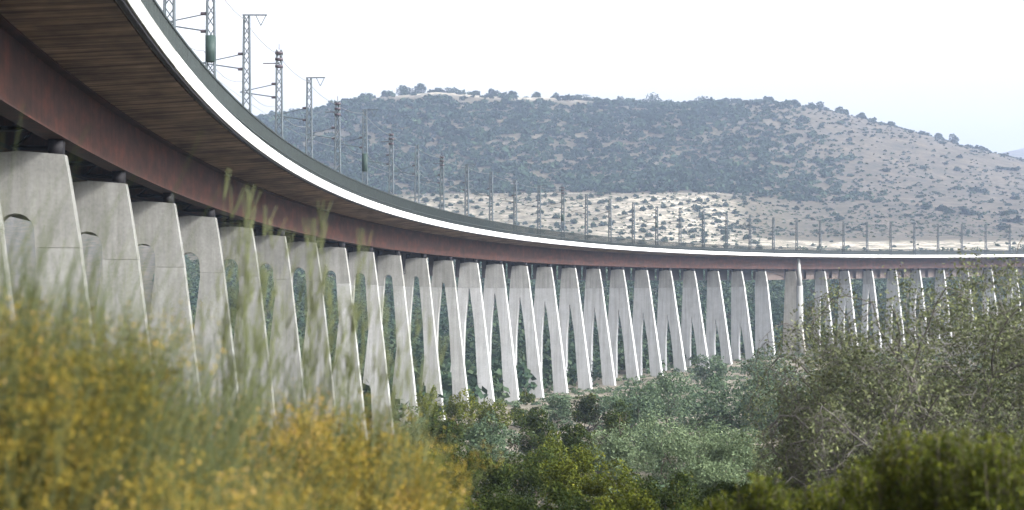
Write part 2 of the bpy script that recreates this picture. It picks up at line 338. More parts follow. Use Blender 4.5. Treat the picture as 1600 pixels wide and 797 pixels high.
# piers
ks = {}
for k in range(-4, 26): ks[k] = S0 + SP * (k - 1)
ks[26] = ks[25] + 11.75; ks[27] = ks[26] + 11.75
for k in range(28, 45): ks[k] = ks[27] + SP * (k - 27)
def pier_parts(k):
    top = PH; capb = top - 2.8
    ht = float(np.interp(k, [1, 8, 12, 25], [1.35, 1.12, .94, .9]))
    apex = 2.6 if k <= 11 else 2.6 - .53 * (k - 11.0)
    if k >= 25: apex = -50
    if k >= 27: apex = 1.0 if k % 2 else -1.0
    batter = {25: .05, 24: .07, 23: .085}.get(k, float(np.interp(k, [1, 12, 22, 27], [.12, .105, .1, .08])))
    lean = float(np.interp(k, [10, 14, 19, 22, 24, 26, 45], [0, .02, .045, .06, .075, .05, .03]))
    x, y, t = axis(ks[k], PO + ht)
    gz = float(ground(x, y)) - float(grade(ks[k])) - .6
    hw0 = float(np.interp(k, [1, 9, 13, 24], [.5, .42, .06, .04]))
    cs = float(np.interp(k, [1, 12], [.16, .125]))
    def outer(h): return ht + cs * (top - h) if h > capb else ht + cs * 2.8 + batter * (capb - h)
    def inner(h):
        if h >= apex: return 0
        d = apex - h
        return (hw0 * math.sqrt(max(0, 1 - max(0, 1 - d / hw0) ** 2)) + float(np.interp(k, [1, 9, 13], [.05, .07, .125])) * min(d, 4) + .045 * max(0, d - 4))
    def cx(h): return lean * (top - h)
    def th(h): return .2 + .009 * (top - h)
    def body(h0, h1, grow=0.0, slope=0):
        hs = sorted(set([h0, h1] + [q for q in ([apex - hw0 * f_ for f_ in (0, .06, .2, .45, .8, 1)] + [q_ for q_ in np.arange(h0, h1, 2.)]) if h0 < q < h1]), reverse=True)
        V = []; Fc = []
        for h in hs:
            o_, i_, c_, t_ = outer(h) + grow, inner(h), cx(h), th(h) + grow
            hh = [h] * 4
            if slope and h == h1: hh = [h - .14, h - .02, h, h - .1]
            for yy in (-t_, t_):
                V += [(c_ - o_, yy, hh[0]), (c_ - i_, yy, hh[1]), (c_ + i_, yy, hh[2]), (c_ + o_, yy, hh[3])]
        for r in range(len(hs) - 1):
            a, b_ = r * 8, (r + 1) * 8
            Fc += [(a, b_, b_ + 1, a + 1), (a + 2, b_ + 2, b_ + 3, a + 3), (a + 5, b_ + 5, b_ + 4, a + 4), (a + 7, b_ + 7, b_ + 6, a + 6),
                   (a + 3, b_ + 3, b_ + 7, a + 7), (a + 4, b_ + 4, b_, a)]
            if inner(hs[r + 1]) > 0 and hs[r] <= apex + 1e-9:
                Fc += [(a + 1, b_ + 1, b_ + 5, a + 5), (a + 6, b_ + 6, b_ + 2, a + 2)]
        e = (len(hs) - 1) * 8
        Fc += [(0, 1, 5, 4), (2, 3, 7, 6), (e + 1, e, e + 4, e + 5), (e + 3, e + 2, e + 6, e + 7)]
        return mesh('pier', V, Fc)
    loc = (float(x), float(y), float(grade(ks[k])))
    mat = M['bigpier'] if k == 26 else M['near_leg'] if k < 8 else M['mid_leg'] if k < 13 else M['leg']  # leg tone lightens with distance, haze painted into the colour
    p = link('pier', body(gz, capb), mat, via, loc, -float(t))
    c = link('pier_cap', body(capb + .012, top, .012, 1), (M['near_cap'] if k < 8 else M['mid_cap'] if k < 13 else M['cap']) if k != 26 else M['bigpier'], p)  # cap tone carries painted shade from the deck above
    for sx in (ht - 2.45 if ht > 1.2 else -.8, ht - .25):
        m_ = MB(); m_.box(sx - .2, sx + .2, -.2, .2, top - .16, 4.747); link('bearing', m_.mesh(), M['black'], p)
    if k == 26:     # the wide pier with an outer fin that rises to the slab
        m_ = MB()
        V = [(1.5, -.3, 1.6), (2.3, -.3, 1.6), (2.3, .3, 1.6), (1.5, .3, 1.6), (1.45, -.28, 6.74), (1.75, -.28, 6.74), (1.75, .28, 6.74), (1.45, .28, 6.74)]
        m_.add(V, np.array([(0, 3, 2, 1), (4, 5, 6, 7), (0, 1, 5, 4), (1, 2, 6, 5), (2, 3, 7, 6), (3, 0, 4, 7)]))
        V = [(1.2, -.35, gz), (2.6, -.35, gz), (2.6, .35, gz), (1.2, .35, gz), (1.4, -.31, 1.6), (2.35, -.31, 1.6), (2.35, .31, 1.6), (1.4, .31, 1.6)]
        m_.add(V, np.array([(0, 3, 2, 1), (4, 5, 6, 7), (0, 1, 5, 4), (1, 2, 6, 5), (2, 3, 7, 6), (3, 0, 4, 7)]))
        link('buttress_fin', m_.mesh(), M['edge'], p)
for k in ks:
    if ks[k] < SB - 5: pier_parts(k)
# deep box diaphragms between the pier caps, each with a recessed dark bay
oc0, oc1 = PO + 1.98, PO + 2.62
kk = sorted(ks)
mbB = {}
for a, b in zip(kk[:-1], kk[1:]):
    s0, s1 = ks[a] + .36, ks[b] - .36
    if s1 > SB - 5 or s0 < SA + 3: continue
    hb, ht = PH - 1.62, 4.74
    L = s1 - s0; m_ = .02 * L if a < 25 else .3 * L
    w0, w1 = s0 + m_, s1 - m_
    if a == 25: w0 = w1 = None
    V = []; Fc = []; SS = []; OO = []
    def quad(pts):
        i = len(V)
        for (s, o, h) in pts:
            x, y, t = axis(s, o); V.append((float(x), float(y), float(h + grade(s)))); SS.append(s); OO.append(o + h)
        Fc.append([i, i + 1, i + 2, i + 3])
    def plate(sa, sb, o, ha, hb_): quad([(sa, o, ha), (sb, o, ha), (sb, o, hb_), (sa, o, hb_)])
    if w0 is None: plate(s0, s1, oc0, hb, ht)
    else:
        plate(s0, w0, oc0, hb, ht); plate(w1, s1, oc0, hb, ht); plate(w0, w1, oc0, ht - .12, ht); plate(w0, w1, oc0, hb, hb + .1)
    plate(s0, s1, oc1, hb, ht)
    quad([(s0, oc0, hb), (s1, oc0, hb), (s1, oc1, hb), (s0, oc1, hb)])
    for s in (() if a < 25 else (s0, s1)): quad([(s, oc0, hb), (s, oc1, hb), (s, oc1, ht), (s, oc0, ht)])
    link('diaphragm_box', mesh('diaphragm', V, Fc, {'S': SS, 'O': OO}), M['rust2'] if a >= 25 else M['black'], via)
    if a == 25:
        mm = MB(); pts = []
        for f_ in np.linspace(0.05, .97, 8):
            s = s0 + L * f_; x, y, t = axis(s, oc0 - .06); pts.append((float(x), float(y), float(ht - .1 - 1.5 * f_ ** 2 + grade(s))))
        mm.tube(pts, .07); link('curved_strut', mm.mesh(), M['black'], via)
link('bottom_flange', bpy.data.meshes.new('x'), None, via) if False else None

# ------------------------------------------------------------------ catenary masts
ORD = ['first', 'second', 'third', 'fourth', 'fifth', 'sixth', 'seventh', 'eighth', 'ninth', 'tenth', 'eleventh', 'twelfth', 'thirteenth', 'fourteenth',
       'fifteenth', 'sixteenth', 'seventeenth', 'eighteenth', 'nineteenth', 'twentieth'] + ['twenty-' + q for q in
       ['first', 'second', 'third', 'fourth', 'fifth', 'sixth', 'seventh', 'eighth', 'ninth']] + ['thirtieth'] + ['thirty-' + q for q in
       ['first', 'second', 'third', 'fourth', 'fifth', 'sixth', 'seventh', 'eighth', 'ninth']] + ['fortieth']
mast_px = {0: 328, 1: 387, 2: 436, 3: 484, 4: 528, 5: 569, 6: 612, 7: 652, 8: 689, 9: 729, 10: 767}
tops = {1: 24, 2: 78, 3: 122, 4: 158, 5: 172, 6: 207, 7: 226, 8: 243, 9: 257, 10: 268, 11: 281, 12: 290, 13: 291, 14: 303, 15: 310, 16: 316, 31: 350}
dark_at = {0: (56, 97), 5: (240, 268), 13: (335, 345), 17: (348, 356)}
def lattice(hw0, hw1, z0, z1, n, r):
    m_ = MB()
    def c(f, i):
        hw_ = hw0 + (hw1 - hw0) * f; q = [(-1, -1), (1, -1), (1, 1), (-1, 1)][i]
        return (q[0] * hw_, q[1] * hw_ * .6, z0 + (z1 - z0) * f)
    for i in range(4): m_.bar(c(0, i), c(1, i), r * 1.25)
    for j in range(n):
        f0, f1 = j / n, (j + 1) / n
        for i in range(4):
            a, b = (i, (i + 1) % 4) if j % 2 else ((i + 1) % 4, i)
            m_.bar(c(f0, a), c(f1, b), r * .7)
    return m_
mast_s = []
for j in range(-2, 37):
    s = SM0 + SP * j; x, y, t = axis(s, MO); gz = 7.31
    hm = MH + (0 if j not in tops else 0)
    if j in tops:
        hm = (YH - tops[j]) / F * float(y) - float(grade(s))
    hm += 0 if j in tops else random.uniform(-.25, .25)
    mast_s.append((s, hm))
    root = empty('catenary_mast', (float(x), float(y), gz + float(grade(s))), -float(t))
    H = hm - gz
    d = ['standing against white sky' if j < 4 else 'before the blue scrub hill' if j < 8 else 'before the pale terraced slope' if j < 22 else 'seen small against the dry slope'][0]
    if j in dark_at: d = 'carrying a dark box, ' + d
    tag(root, 'grey lattice mast %s, %s from the left' % (d, ORD[j + 2]), 'mast', 'catenary masts along the viaduct deck')
    r = .032 if j < 8 else .04
    link('mast_frame', lattice(.2, .13, 0, H, 14, r).mesh(), M['mast'], root)
    m_ = MB(); m_.box(-.26, .26, -.2, .2, -.004, .12); link('base_plate', m_.mesh(), M['ballast'], root)
    # bracket arm reaching inward over the track, pointed to the inside of the curve
    m_ = MB(); za = H * .62
    m_.bar((-.14, 0, za + .75), (-2.2, 0, za + .3), .025); m_.bar((-.14, 0, za), (-2.2, 0, za + .3), .03); m_.bar((-1.5, 0, za + .15), (-1.9, 0, za - .25), .02)
    link('bracket_arm', m_.mesh(), M['mast'], root)
    for zz in (za + .75, za):
        m_ = MB(); m_.bar((-.2, 0, zz), (-.42, 0, zz), .075, .075, 8); link('insulator', m_.mesh(), M['insul'], root)
    if j in (-2, 1, 3, 5, 9, 12):
        m_ = MB(); m_.bar((-.2, 0, H + .02), (1.0, 0, H + .02), .035); m_.bar((.45, 0, H), (.7, 0, H - .5), .02); m_.bar((.95, 0, H), (.7, 0, H - .5), .02)
        link('top_crossarm', m_.mesh(), M['mast'], root)
    elif j in (2, 4, 6, 8, 13):
        for q in (.25, .6, 1.0):
            m_ = MB(); m_.box(-.2, .2, -.14, .14, H - q, H - q + .14); link('switch_box', m_.mesh(), M['insul'], root)
        m_ = MB(); m_.bar((-.9, 0, H - .75), (0, 0, H - .75), .03); link('switch_arm', m_.mesh(), M['insul'], root)
        m_ = MB(); m_.bar((0, 0, H), (0, 0, H + .35), .02); link('rod', m_.mesh(), M['insul'], root)
    if j in dark_at:
        a, b = [(YH - q) / F * float(y) - float(grade(s)) - gz for q in dark_at[j]]
        m_ = MB(); m_.box(-.2, .2, -.16, .16, b, a); link('equipment_box', m_.mesh(), M['box'], root)
# wires
mb = MB()
for (sa, ha), (sb, hb) in zip(mast_s[:-1], mast_s[1:]):
    ss = np.linspace(sa, sb, 7); f_ = (ss - sa) / (sb - sa)
    for off, frac, sag, rr in ((MO + 2.1, .62, .0, .012), (MO + 2.1, .75, .5, .016), (MO + .1, .97, .2, .016)):
        x, y, t = axis(ss, off); h = 7.31 + ((ha - 7.31) * (1 - f_) + (hb - 7.31) * f_) * frac - sag * 4 * f_ * (1 - f_) + grade(ss)
        mb.tube(np.stack([x, y, h], -1), np.full(7, rr), 3)
tag(link('overhead_wire', mb.mesh(), M['wire']), 'thin overhead contact wires strung from mast to mast above the deck', 'overhead wires')

# ------------------------------------------------------------------ foliage builders
def unit(n):
    v = rng.normal(size=(n, 3)); return v / np.linalg.norm(v, axis=1)[:, None]
def leaves(C, size, aspect=1.6, tint=None, upright=0.0, lid=None):
    """one quad leaf at every centre C"""
    n = len(C); nrm = unit(n); nrm[:, 2] = np.abs(nrm[:, 2]) + .2
    a = np.cross(nrm, unit(n)); a[:, 2] += upright * np.sign(rng.random(n) - .1); a /= np.linalg.norm(a, axis=1)[:, None] + 1e-9
    b = np.cross(nrm, a); b /= np.linalg.norm(b, axis=1)[:, None] + 1e-9
    s = (np.broadcast_to(size, n) * rng.uniform(.6, 1.4, n))[:, None]
    L, Wd = a * s * aspect * .5, b * s * .5
    V = np.stack([C - L, C - Wd * .8 - L * .1, C + L, C + Wd * .8 + L * .1], 1).reshape(-1, 3)
    Fq = np.arange(n * 4).reshape(n, 4)
    tn = np.repeat(rng.random(n) if tint is None else tint, 4)
    return V, Fq, tn
def blob_points(n, radii, clumps=14, csize=.42, flatb=-.35, seed=None, hollow=.55):
    """points on uneven leaf clumps that together make a crown"""
    r_ = np.random.default_rng(seed) if seed is not None else rng
    v = r_.normal(size=(clumps, 3)); v /= np.linalg.norm(v, axis=1)[:, None]; v[:, 2] = np.maximum(v[:, 2], flatb)
    c = v * r_.uniform(.35, .85, clumps)[:, None]
    cs = csize * r_.uniform(.55, 1.25, clumps)
    k = r_.integers(0, clumps, n)
    d = r_.normal(size=(n, 3)); d /= np.linalg.norm(d, axis=1)[:, None]
    rr = r_.uniform(hollow, 1.08, n) ** .7
    P = c[k] + d * (cs[k] * rr)[:, None]
    tin = np.clip(.45 + .2 * (r_.random(clumps) - .5)[k] * 1.4 + .3 * r_.normal(size=n) * .6, 0, 1)
    return P * np.asarray(radii), tin, k
def crown_mesh(n, radii, lsize, **kw):
    asp = kw.pop('aspect', 1.6); up = kw.pop('upright', 0)
    P, tin, _ = blob_points(n, radii, **kw)
    V, Fq, tn = leaves(P, lsize, asp, tin, up)
    return mesh('crown', V, Fq, {'tint': tn})
def branch_mesh(height, spread, n=7, r=.05, seed=0, kids=3, gnarl=.25):
    r_ = np.random.default_rng(seed); m_ = MB(); tips = []
    def grow(p, d, L, rad, lev):
        pts = [p]; nseg = 4
        for i in range(nseg):
            d = d + r_.normal(size=3) * gnarl * (1 + .3 * lev); d /= np.linalg.norm(d)
            p = p + d * L / nseg; pts.append(p)
        m_.tube(pts, np.linspace(rad, rad * .5, nseg + 1), 5 if lev == 0 else 4 if lev == 1 else 3)
        tips.append((p, lev))
        if lev < 3:
            for _ in range(kids):
                q = pts[r_.integers(1, nseg + 1)]; dd = d + r_.normal(size=3) * .75; dd /= np.linalg.norm(dd)
                grow(q, dd, L * r_.uniform(.5, .75), rad * .5, lev + 1)
    for i in range(n):
        a = 2 * math.pi * (i + r_.random()) / n; el = r_.uniform(.35, 1.2)
        d = np.array([math.cos(a) * math.cos(el) * spread, math.sin(a) * math.cos(el) * spread, math.sin(el)]); d /= np.linalg.norm(d)
        grow(np.array([0, 0, -.1]) + np.r_[r_.normal(size=2) * .05, 0], d, height * r_.uniform(.45, .7), r * r_.uniform(.6, 1.1), 0)
    return m_, tips

# ------------------------------------------------------------------ far hill: scrub masses and ridge trees
def scatter_mass(name, pts, sizes, leaf_per, lsize, mat, tintshift=None, squash=.75):
    n = len(pts); tot = n * leaf_per
    k = np.repeat(np.arange(n), leaf_per)
    d = unit(tot); d[:, 2] = np.abs(d[:, 2]) * 1.05 - .12
    rr = rng.uniform(.5, 1.05, tot)[:, None]
    C = pts[k] + d * rr * sizes[k][:, None] * np.array([1, 1, squash])
    base = rng.random(n) * .7 + .15
    if tintshift is not None: base = np.clip(base + tintshift, 0, 1)
    tin = np.clip(base[k] + rng.normal(size=tot) * .16, 0, 1)
    V, Fq, tn = leaves(C, lsize * (sizes[k] / sizes.mean()), 1.3, tin)
    return link(name, mesh(name, V, Fq, {'tint': tn}), mat)
def sample_area(n, y0, y1, u0, u1, keep=None):
    """random ground points inside a wedge of the hillside, even in ground area"""
    Y = np.sqrt(rng.uniform(y0 ** 2, y1 ** 2, n)); u = rng.uniform(u0, u1, n); X = (u - 800) / F * Y
    if keep is not None:
        q = keep(X, Y, u) > rng.random(n); X, Y, u = X[q], Y[q], u[q]
    return X, Y, u
def keep_hill(X, Y, u):
    dens = 1 - np.clip((u - 1080 - (1000 - Y) * .35) / 230, 0, .985)
    dens = np.where((Y > 925) & (u > 580) & (u < 930), dens * .1, dens)
    dens = np.where((Y < 690) & (Y > 668) & (u > 600) & (u < 1170), 0.05, dens)
    dens *= .85 + .42 * vnoise(X / 45, Y / 45, 5) + .3 * vnoise(X / 13, Y / 13, 6)
    return dens
X, Y, u = sample_area(20000, 700, 1006, -300, 1900, keep_hill)
sz = np.clip(1.9 * np.exp(rng.normal(size=len(X)) * .38) * (1 + .25 * vnoise(X / 80, Y / 80, 13)), .8, 4.6) * (1 - .35 * np.clip((u - 1150) / 250, 0, 1))
o = scatter_mass('hill_scrub', np.stack([X, Y, ground(X, Y) + sz * .2], -1), sz, 42, 1.15, M['scrub'], .28 * vnoise(X / 28, Y / 28, 17) + .35 * np.clip((u - 1100) / 250, 0, 1))
tag(o, 'blue green evergreen scrub covering the hillside beyond the viaduct', 'scrub', kind='stuff')
X, Y, u = sample_area(5500, 575, 1000, 1080, 1750, lambda X, Y, u: .45 + .5 * vnoise(X / 30, Y / 30, 9))
sz = rng.uniform(.4, 1.3, len(X))
o = scatter_mass('dry_scrub', np.stack([X, Y, ground(X, Y) + sz * .2], -1), sz, 22, .6, M['scrub'])
tag(o, 'low sparse scrub dotting the dry slope at the right', 'scrub', kind='stuff')
X, Y, u = sample_area(4200, 500, 664, 620, 1690, lambda X, Y, u: np.where((u > 1190) & (Y < 575), .05, .6) + .5 * vnoise(X / 18, Y / 18, 29))
sz = rng.uniform(.25, .8, len(X))
o = scatter_mass('dry_grass', np.stack([X, Y, ground(X, Y)], -1), sz, 20, .42, M['valley'], .25)
tag(o, 'dry grass and weeds between the planted trees on the pale slope', 'grass', kind='stuff')
# wood on the lower slope seen between the piers
def behind(X, Y, m=5):
    yc = np.interp(X, _X[500:], _Y[500:]); return np.where(X < -13, Y > 60, Y > yc + m)
def keep_val(X, Y, u): return np.where(behind(X, Y, 9), .95 - .8 * np.clip((Y - 440) / 60, 0, 1), 0)
X, Y, u = sample_area(8500, 120, 520, 250, 1900, keep_val)
sz = rng.uniform(1.3, 2.9, len(X))
o = scatter_mass('valley_wood', np.stack([X, Y, ground(X, Y) + sz * .5], -1), sz, 70, .62, M['valley'], squash=1.0)
tag(o, 'dense blue green wood on the valley side seen between the viaduct piers', 'wood', kind='stuff')
# low herbs between shrubs in the valley floor
X, Y, u = sample_area(9000, 40, 262, -200, 1750, lambda X, Y, u: .7 + .5 * vnoise(X / 14, Y / 14, 8))
sz = rng.uniform(.25, .75, len(X))
o = scatter_mass('valley_scrub', np.stack([X, Y, ground(X, Y)], -1), sz, 60, .17, M['greygreen'])
tag(o, 'low grey green undergrowth over the valley floor', 'undergrowth', kind='stuff')

small = [mesh_ for mesh_ in (crown_mesh(260, (1, 1, .85), .3, seed=s_) for s_ in range(4))]
for m_ in small: m_.materials.append(M['valley'])
small2 = [crown_mesh(260, (1, 1, .85), .34, seed=10 + s_) for s_ in range(4)]
for m_ in small2: m_.materials.append(M['scrub'])
# planted rows on the pale terraced slope
cnt = 0
for i in range(-90, 90):
    for j in range(-60, 60):
        gx, gy = i * 5.6, j * 12.0
        Xv = gx * .8 - gy * .6 + random.uniform(-1, 1); Yv = 580 + gx * .6 + gy * .8 + random.uniform(-.5, .5)
        if not 505 < Yv < 662: continue
        u_ = 800 + F * Xv / Yv
        if u_ < 640 or u_ > 1185 - (Yv - 560) * .2 or random.random() < .14 + .2 * vnoise(u_ / 60, Yv / 30, 2) or cnt >= 290: continue
        s_ = random.uniform(.8, 1.9)
        o = link('small_tree', random.choice(small), None, None, (Xv, Yv, float(ground(Xv, Yv)) + s_ * .4), random.uniform(0, 6)); o.scale = (s_, s_, s_ * .85); cnt += 1
        tag(o, 'small round grey green tree planted on the pale terraced slope beyond the deck', 'tree', 'planted trees on the pale slope')
X, Y, u = sample_area(400, 505, 572, 1175, 1690)
for a, b in list(zip(X, Y))[:40]:
    s_ = random.uniform(.5, 1.2)
    o = link('small_bush', random.choice(small), None, None, (a, b, float(ground(a, b)) + s_ * .3), random.uniform(0, 6)); o.scale = (s_, s_, s_ * .8)
    tag(o, 'small bush on the strip of white sand just above the deck at right', 'bush', 'bushes on the white sand strip')
X, Y, u = sample_area(300, 600, 990, 1230, 1640, lambda X, Y, u: .8 + 0 * X)
for a, b in list(zip(X, Y))[:75]:
    s_ = random.uniform(1.2, 3.2)
    o = link('slope_bush', random.choice(small2), None, None, (a, b, float(ground(a, b)) + s_ * .3), random.uniform(0, 6)); o.scale = (s_ * 1.2, s_, s_ * .75)
    tag(o, 'dark bush scattered on the dry grey slope at the right of the hill', 'bush', 'bushes on the dry right slope')
ridge = [(462, 186, 12), (540, 160, 12), (575, 148, 15), (602, 147, 13), (632, 141, 18), (657, 133, 20), (684, 139, 9), (702, 135, 22), (742, 146, 10), (772, 139, 15), (800, 152, 10), (838, 152, 12),
         (868, 154, 9), (908, 149, 19), (930, 153, 18), (952, 157, 12), (975, 154, 14), (1003, 154, 16), (1028, 153, 22), (1072, 160, 9), (1093, 148, 19), (1130, 160, 10), (1150, 155, 15), (1200, 152, 11),
         (1240, 162, 10), (1273, 161, 13), (1313, 165, 13), (1345, 178, 10), (1390, 192, 9), (1467, 217, 9), (1487, 229, 13), (1535, 238, 9)]
def tstem(h, r=.16):
    m_ = MB(); m_.tube([(0, 0, -.5), (.1, 0, h * .4), (0, .1, h)], [r, r * .8, r * .5], 6)
    for a in range(4): m_.bar((0, 0, h * .55), (math.cos(a * 1.6) * h * .3, math.sin(a * 1.6) * h * .3, h * .95), r * .5, r * .25)
    return m_.mesh()
for i, (px, py, d) in enumerate(ridge):
    Yv = 996.; Xv = (px - 800) / F * Yv; gz = float(ground(Xv, Yv)); zt = (YH - py) / F * Yv; rad = d * 1.75 / F * Yv / 2
    zc = zt - rad * .95
    hs = max(1.2, zc - gz)
    rt = empty('ridge_tree', (Xv, Yv, gz))
    look = 'large round' if d >= 18 else 'medium rounded' if d >= 12 else 'small bushy'
    tag(rt, '%s tree on the skyline of the hill, %s ridge tree from the left' % (look, ORD[i]), 'tree', 'trees along the hill crest')
    c = link('crown', crown_mesh(1300, (rad * 1.0, rad, rad * .9), .95, seed=100 + i, flatb=-.7, csize=.5, clumps=10), M['scrub'], rt, (0, 0, hs))
    link('trunk', tstem(hs * 1.05), M['darkbark'], rt)

# ------------------------------------------------------------------ mid-ground shrubs
def at(px, py, Y): return (px - 800) / F * Y, (YH - py) / F * Y
def bush_at(px, ytop, wpx, Y, mat, label, name='shrub', n=None, leaf=.06, seed=0, depth=1.0, cat='shrub', group='shrubs on the slope below the viaduct', csize=.42, clumps=16, aspect=1.6, upright=0, stems=True, hollow=.5, sink=0.):
    X = (px - 800) / F * Y; gz = float(ground(X, Y)); zt = (YH - ytop) / F * Y; rx = wpx / F * Y / 2
    H = max(zt - gz + sink, .5)
    rt = empty(name, (X, Y, gz)); tag(rt, label, cat, group)
    n = n or 4000
    rz = H * .56; cz = H - rz * 1.0 - sink
    P, tin, kidx = blob_points(n, (rx * .86, rx * .86 * depth, rz * .9), clumps=clumps, csize=csize, seed=seed, flatb=-.8, hollow=hollow)
    V, Fq, tn = leaves(P, leaf, aspect, tin, upright)
    link('foliage', mesh('foliage', V, Fq, {'tint': tn}), M[mat], rt, (0, 0, cz))
    if stems:
        m_, _ = branch_mesh(H * .8, min(1.3, rx / max(H, .1)), 6, .02 + .012 * H, seed, 2)
        link('stem', m_.mesh(), M['darkbark'], rt)
    return rt
# (px, ytop, width px, distance, material, leaves, leaf size, label)
mids = [
 (985, 592, 115, 118, 'greygreen', 4200, .17, 'low grey green bush at the foot of the piers right of centre'),
 (1045, 580, 110, 125, 'greygreen', 4200, .17, 'grey green bush behind the wide silver one, touching the pier feet'),
 (1120, 590, 140, 112, 'greygreen', 4600, .16, 'blue green bush just below the strip of reddish soil'),
 (1200, 575, 130, 110, 'greygreen', 4600, .16, 'blue green bush beside the left edge of the big bare tree'),
 (1195, 548, 90, 185, 'greygreen', 2600, .24, 'low blue green bush under the last solid pier'),
 (1110, 560, 70, 190, 'greygreen', 2200, .24, 'small distant bush at the pier feet behind the reddish soil'),
 (915, 617, 60, 120, 'dark', 2400, .15, 'small brownish green bush at the pier feet near centre'),
 (870, 612, 50, 128, 'greygreen', 2200, .16, 'small pale bush between two pier feet near centre'),
 (820, 622, 55, 125, 'dark', 2200, .15, 'dark little bush in front of a pier foot left of centre'),
 (770, 628, 60, 115, 'mastic', 2600, .14, 'yellowish little bush in front of a pier foot left of centre'),
 (722, 618, 62, 108, 'mastic', 3000, .13, 'olive green bush covering the pier foot beside the yellow broom'),
 (668, 600, 50, 95, 'mastic', 3000, .12, 'narrow olive green bush standing up before the gap between two piers'),
 (690, 640, 90, 75, 'dark', 4200, .11, 'dark bush with sand patches behind it, nearest the yellow broom'),
 (760, 650, 75, 70, 'greygreen', 3600, .1, 'greyish bush above the darkest thicket left of centre'),
 (835, 640, 80, 85, 'dark', 3800, .11, 'deep green bush left of the silvery bushes'),
 (905, 650, 75, 75, 'dark', 3800, .1, 'dark green bush with an ochre side left of the silvery bushes'),
 (955, 622, 70, 95, 'dark', 3400, .12, 'dark rounded bush beneath the low grey green bushes'),
 (955, 668, 95, 66, 'olive', 5200, .085, 'grey silver bush with bluish shadow right of centre'),
 (1070, 637, 210, 60, 'olive', 13000, .075, 'wide silver green olive like bush in the middle of the slope'),
 (1150, 655, 150, 50, 'olive', 9500, .065, 'silver green bush left of the bare grey branches'),
 (1215, 665, 90, 42, 'tree', 6000, .05, 'loose pale leaved bush under the left limbs of the big bare tree'),
 (665, 690, 110, 45, 'mastic', 6500, .065, 'yellow green bush at the right edge of the yellow broom'),
 (745, 700, 130, 42, 'dark', 7800, .06, 'dark thicket bush below the sand patches'),
 (830, 690, 120, 46, 'dark', 7500, .06, 'blackish green thicket bush in the middle of the lower slope'),
 (900, 705, 110, 40, 'mastic', 6800, .055, 'olive green bush right of the blackish thicket'),
 (965, 715, 130, 36, 'mastic', 7800, .05, 'broad yellow green bush at the bottom right of centre'),
 (1040, 735, 120, 33, 'dark', 7500, .048, 'dark green bush in front of the wide silver bush'),
 (700, 755, 140, 28, 'mastic', 8500, .042, 'mixed green bush at the bottom edge beside the yellow broom'),
 (800, 750, 140, 26, 'dark', 8500, .04, 'very dark bush at the bottom edge left of centre'),
 (890, 760, 130, 25, 'dark', 8000, .04, 'brownish green bush at the bottom edge at centre'),
 (975, 768, 130, 23, 'mastic', 8000, .036, 'fine leaved green bush at the bottom edge right of centre'),
 (1275, 640, 120, 34, 'olive', 6500, .045, 'silver green bush low in front of the big bare tree'),
 (1330, 665, 140, 30, 'olive', 8000, .04, 'silver green bush between the bare branches and the dark front shrubs'),
 (1060, 790, 110, 20, 'dark', 7000, .034, 'low dark bush cut by the bottom edge below the silver bushes'),
]
mids += [
 (1280, 560, 150, 95, 'greygreen', 4600, .14, 'blue green bush behind the left limbs of the big bare tree'),
 (1370, 565, 170, 88, 'dark', 5200, .13, 'dark bush seen through the middle of the big bare tree'),
 (1460, 560, 170, 84, 'greygreen', 5200, .13, 'grey green bush seen through the crown of the big bare tree'),
 (1550, 560, 180, 80, 'dark', 5600, .12, 'dark bush behind the tree at the right edge'),
 (1300, 600, 150, 60, 'dark', 6000, .08, 'dark bush below the left limbs of the big bare tree'),
 (1400, 600, 170, 56, 'dark', 7000, .08, 'dark bush behind the pale arching limbs'),
 (1500, 605, 170, 52, 'dark', 7000, .075, 'dark bush low behind the trunk of the right edge tree'),
 (1590, 600, 150, 50, 'greygreen', 6000, .07, 'grey green bush cut by the right edge'),
 (650, 640, 70, 88, 'greygreen', 3200, .12, 'grey bush half hidden behind the yellow broom'),
 (1110, 700, 130, 38, 'olive', 8000, .05, 'silver green bush at the lower side of the wide silver one'),
 (1140, 735, 110, 27, 'dark', 7000, .042, 'dark bush just above the bright green front shrub'),
 (1230, 720, 120, 24, 'tree', 7000, .04, 'pale mottled bush above the green front shrubs'),
 (620, 720, 110, 32, 'mastic', 6500, .05, 'yellowish bush merging with the right end of the broom'),
 (860, 665, 80, 60, 'mastic', 4200, .085, 'olive bush between the sand patches'),
 (1010, 640, 80, 80, 'greygreen', 4200, .11, 'grey bush beside the left end of the wide silver bush')]
for i, (px, yt, wp, Yv, mt, n, lf, lab) in enumerate(mids):
    bush_at(px, yt - 10, wp * 1.2, Yv, mt, lab, n=n, leaf=lf, seed=300 + i, clumps=22, csize=.34)
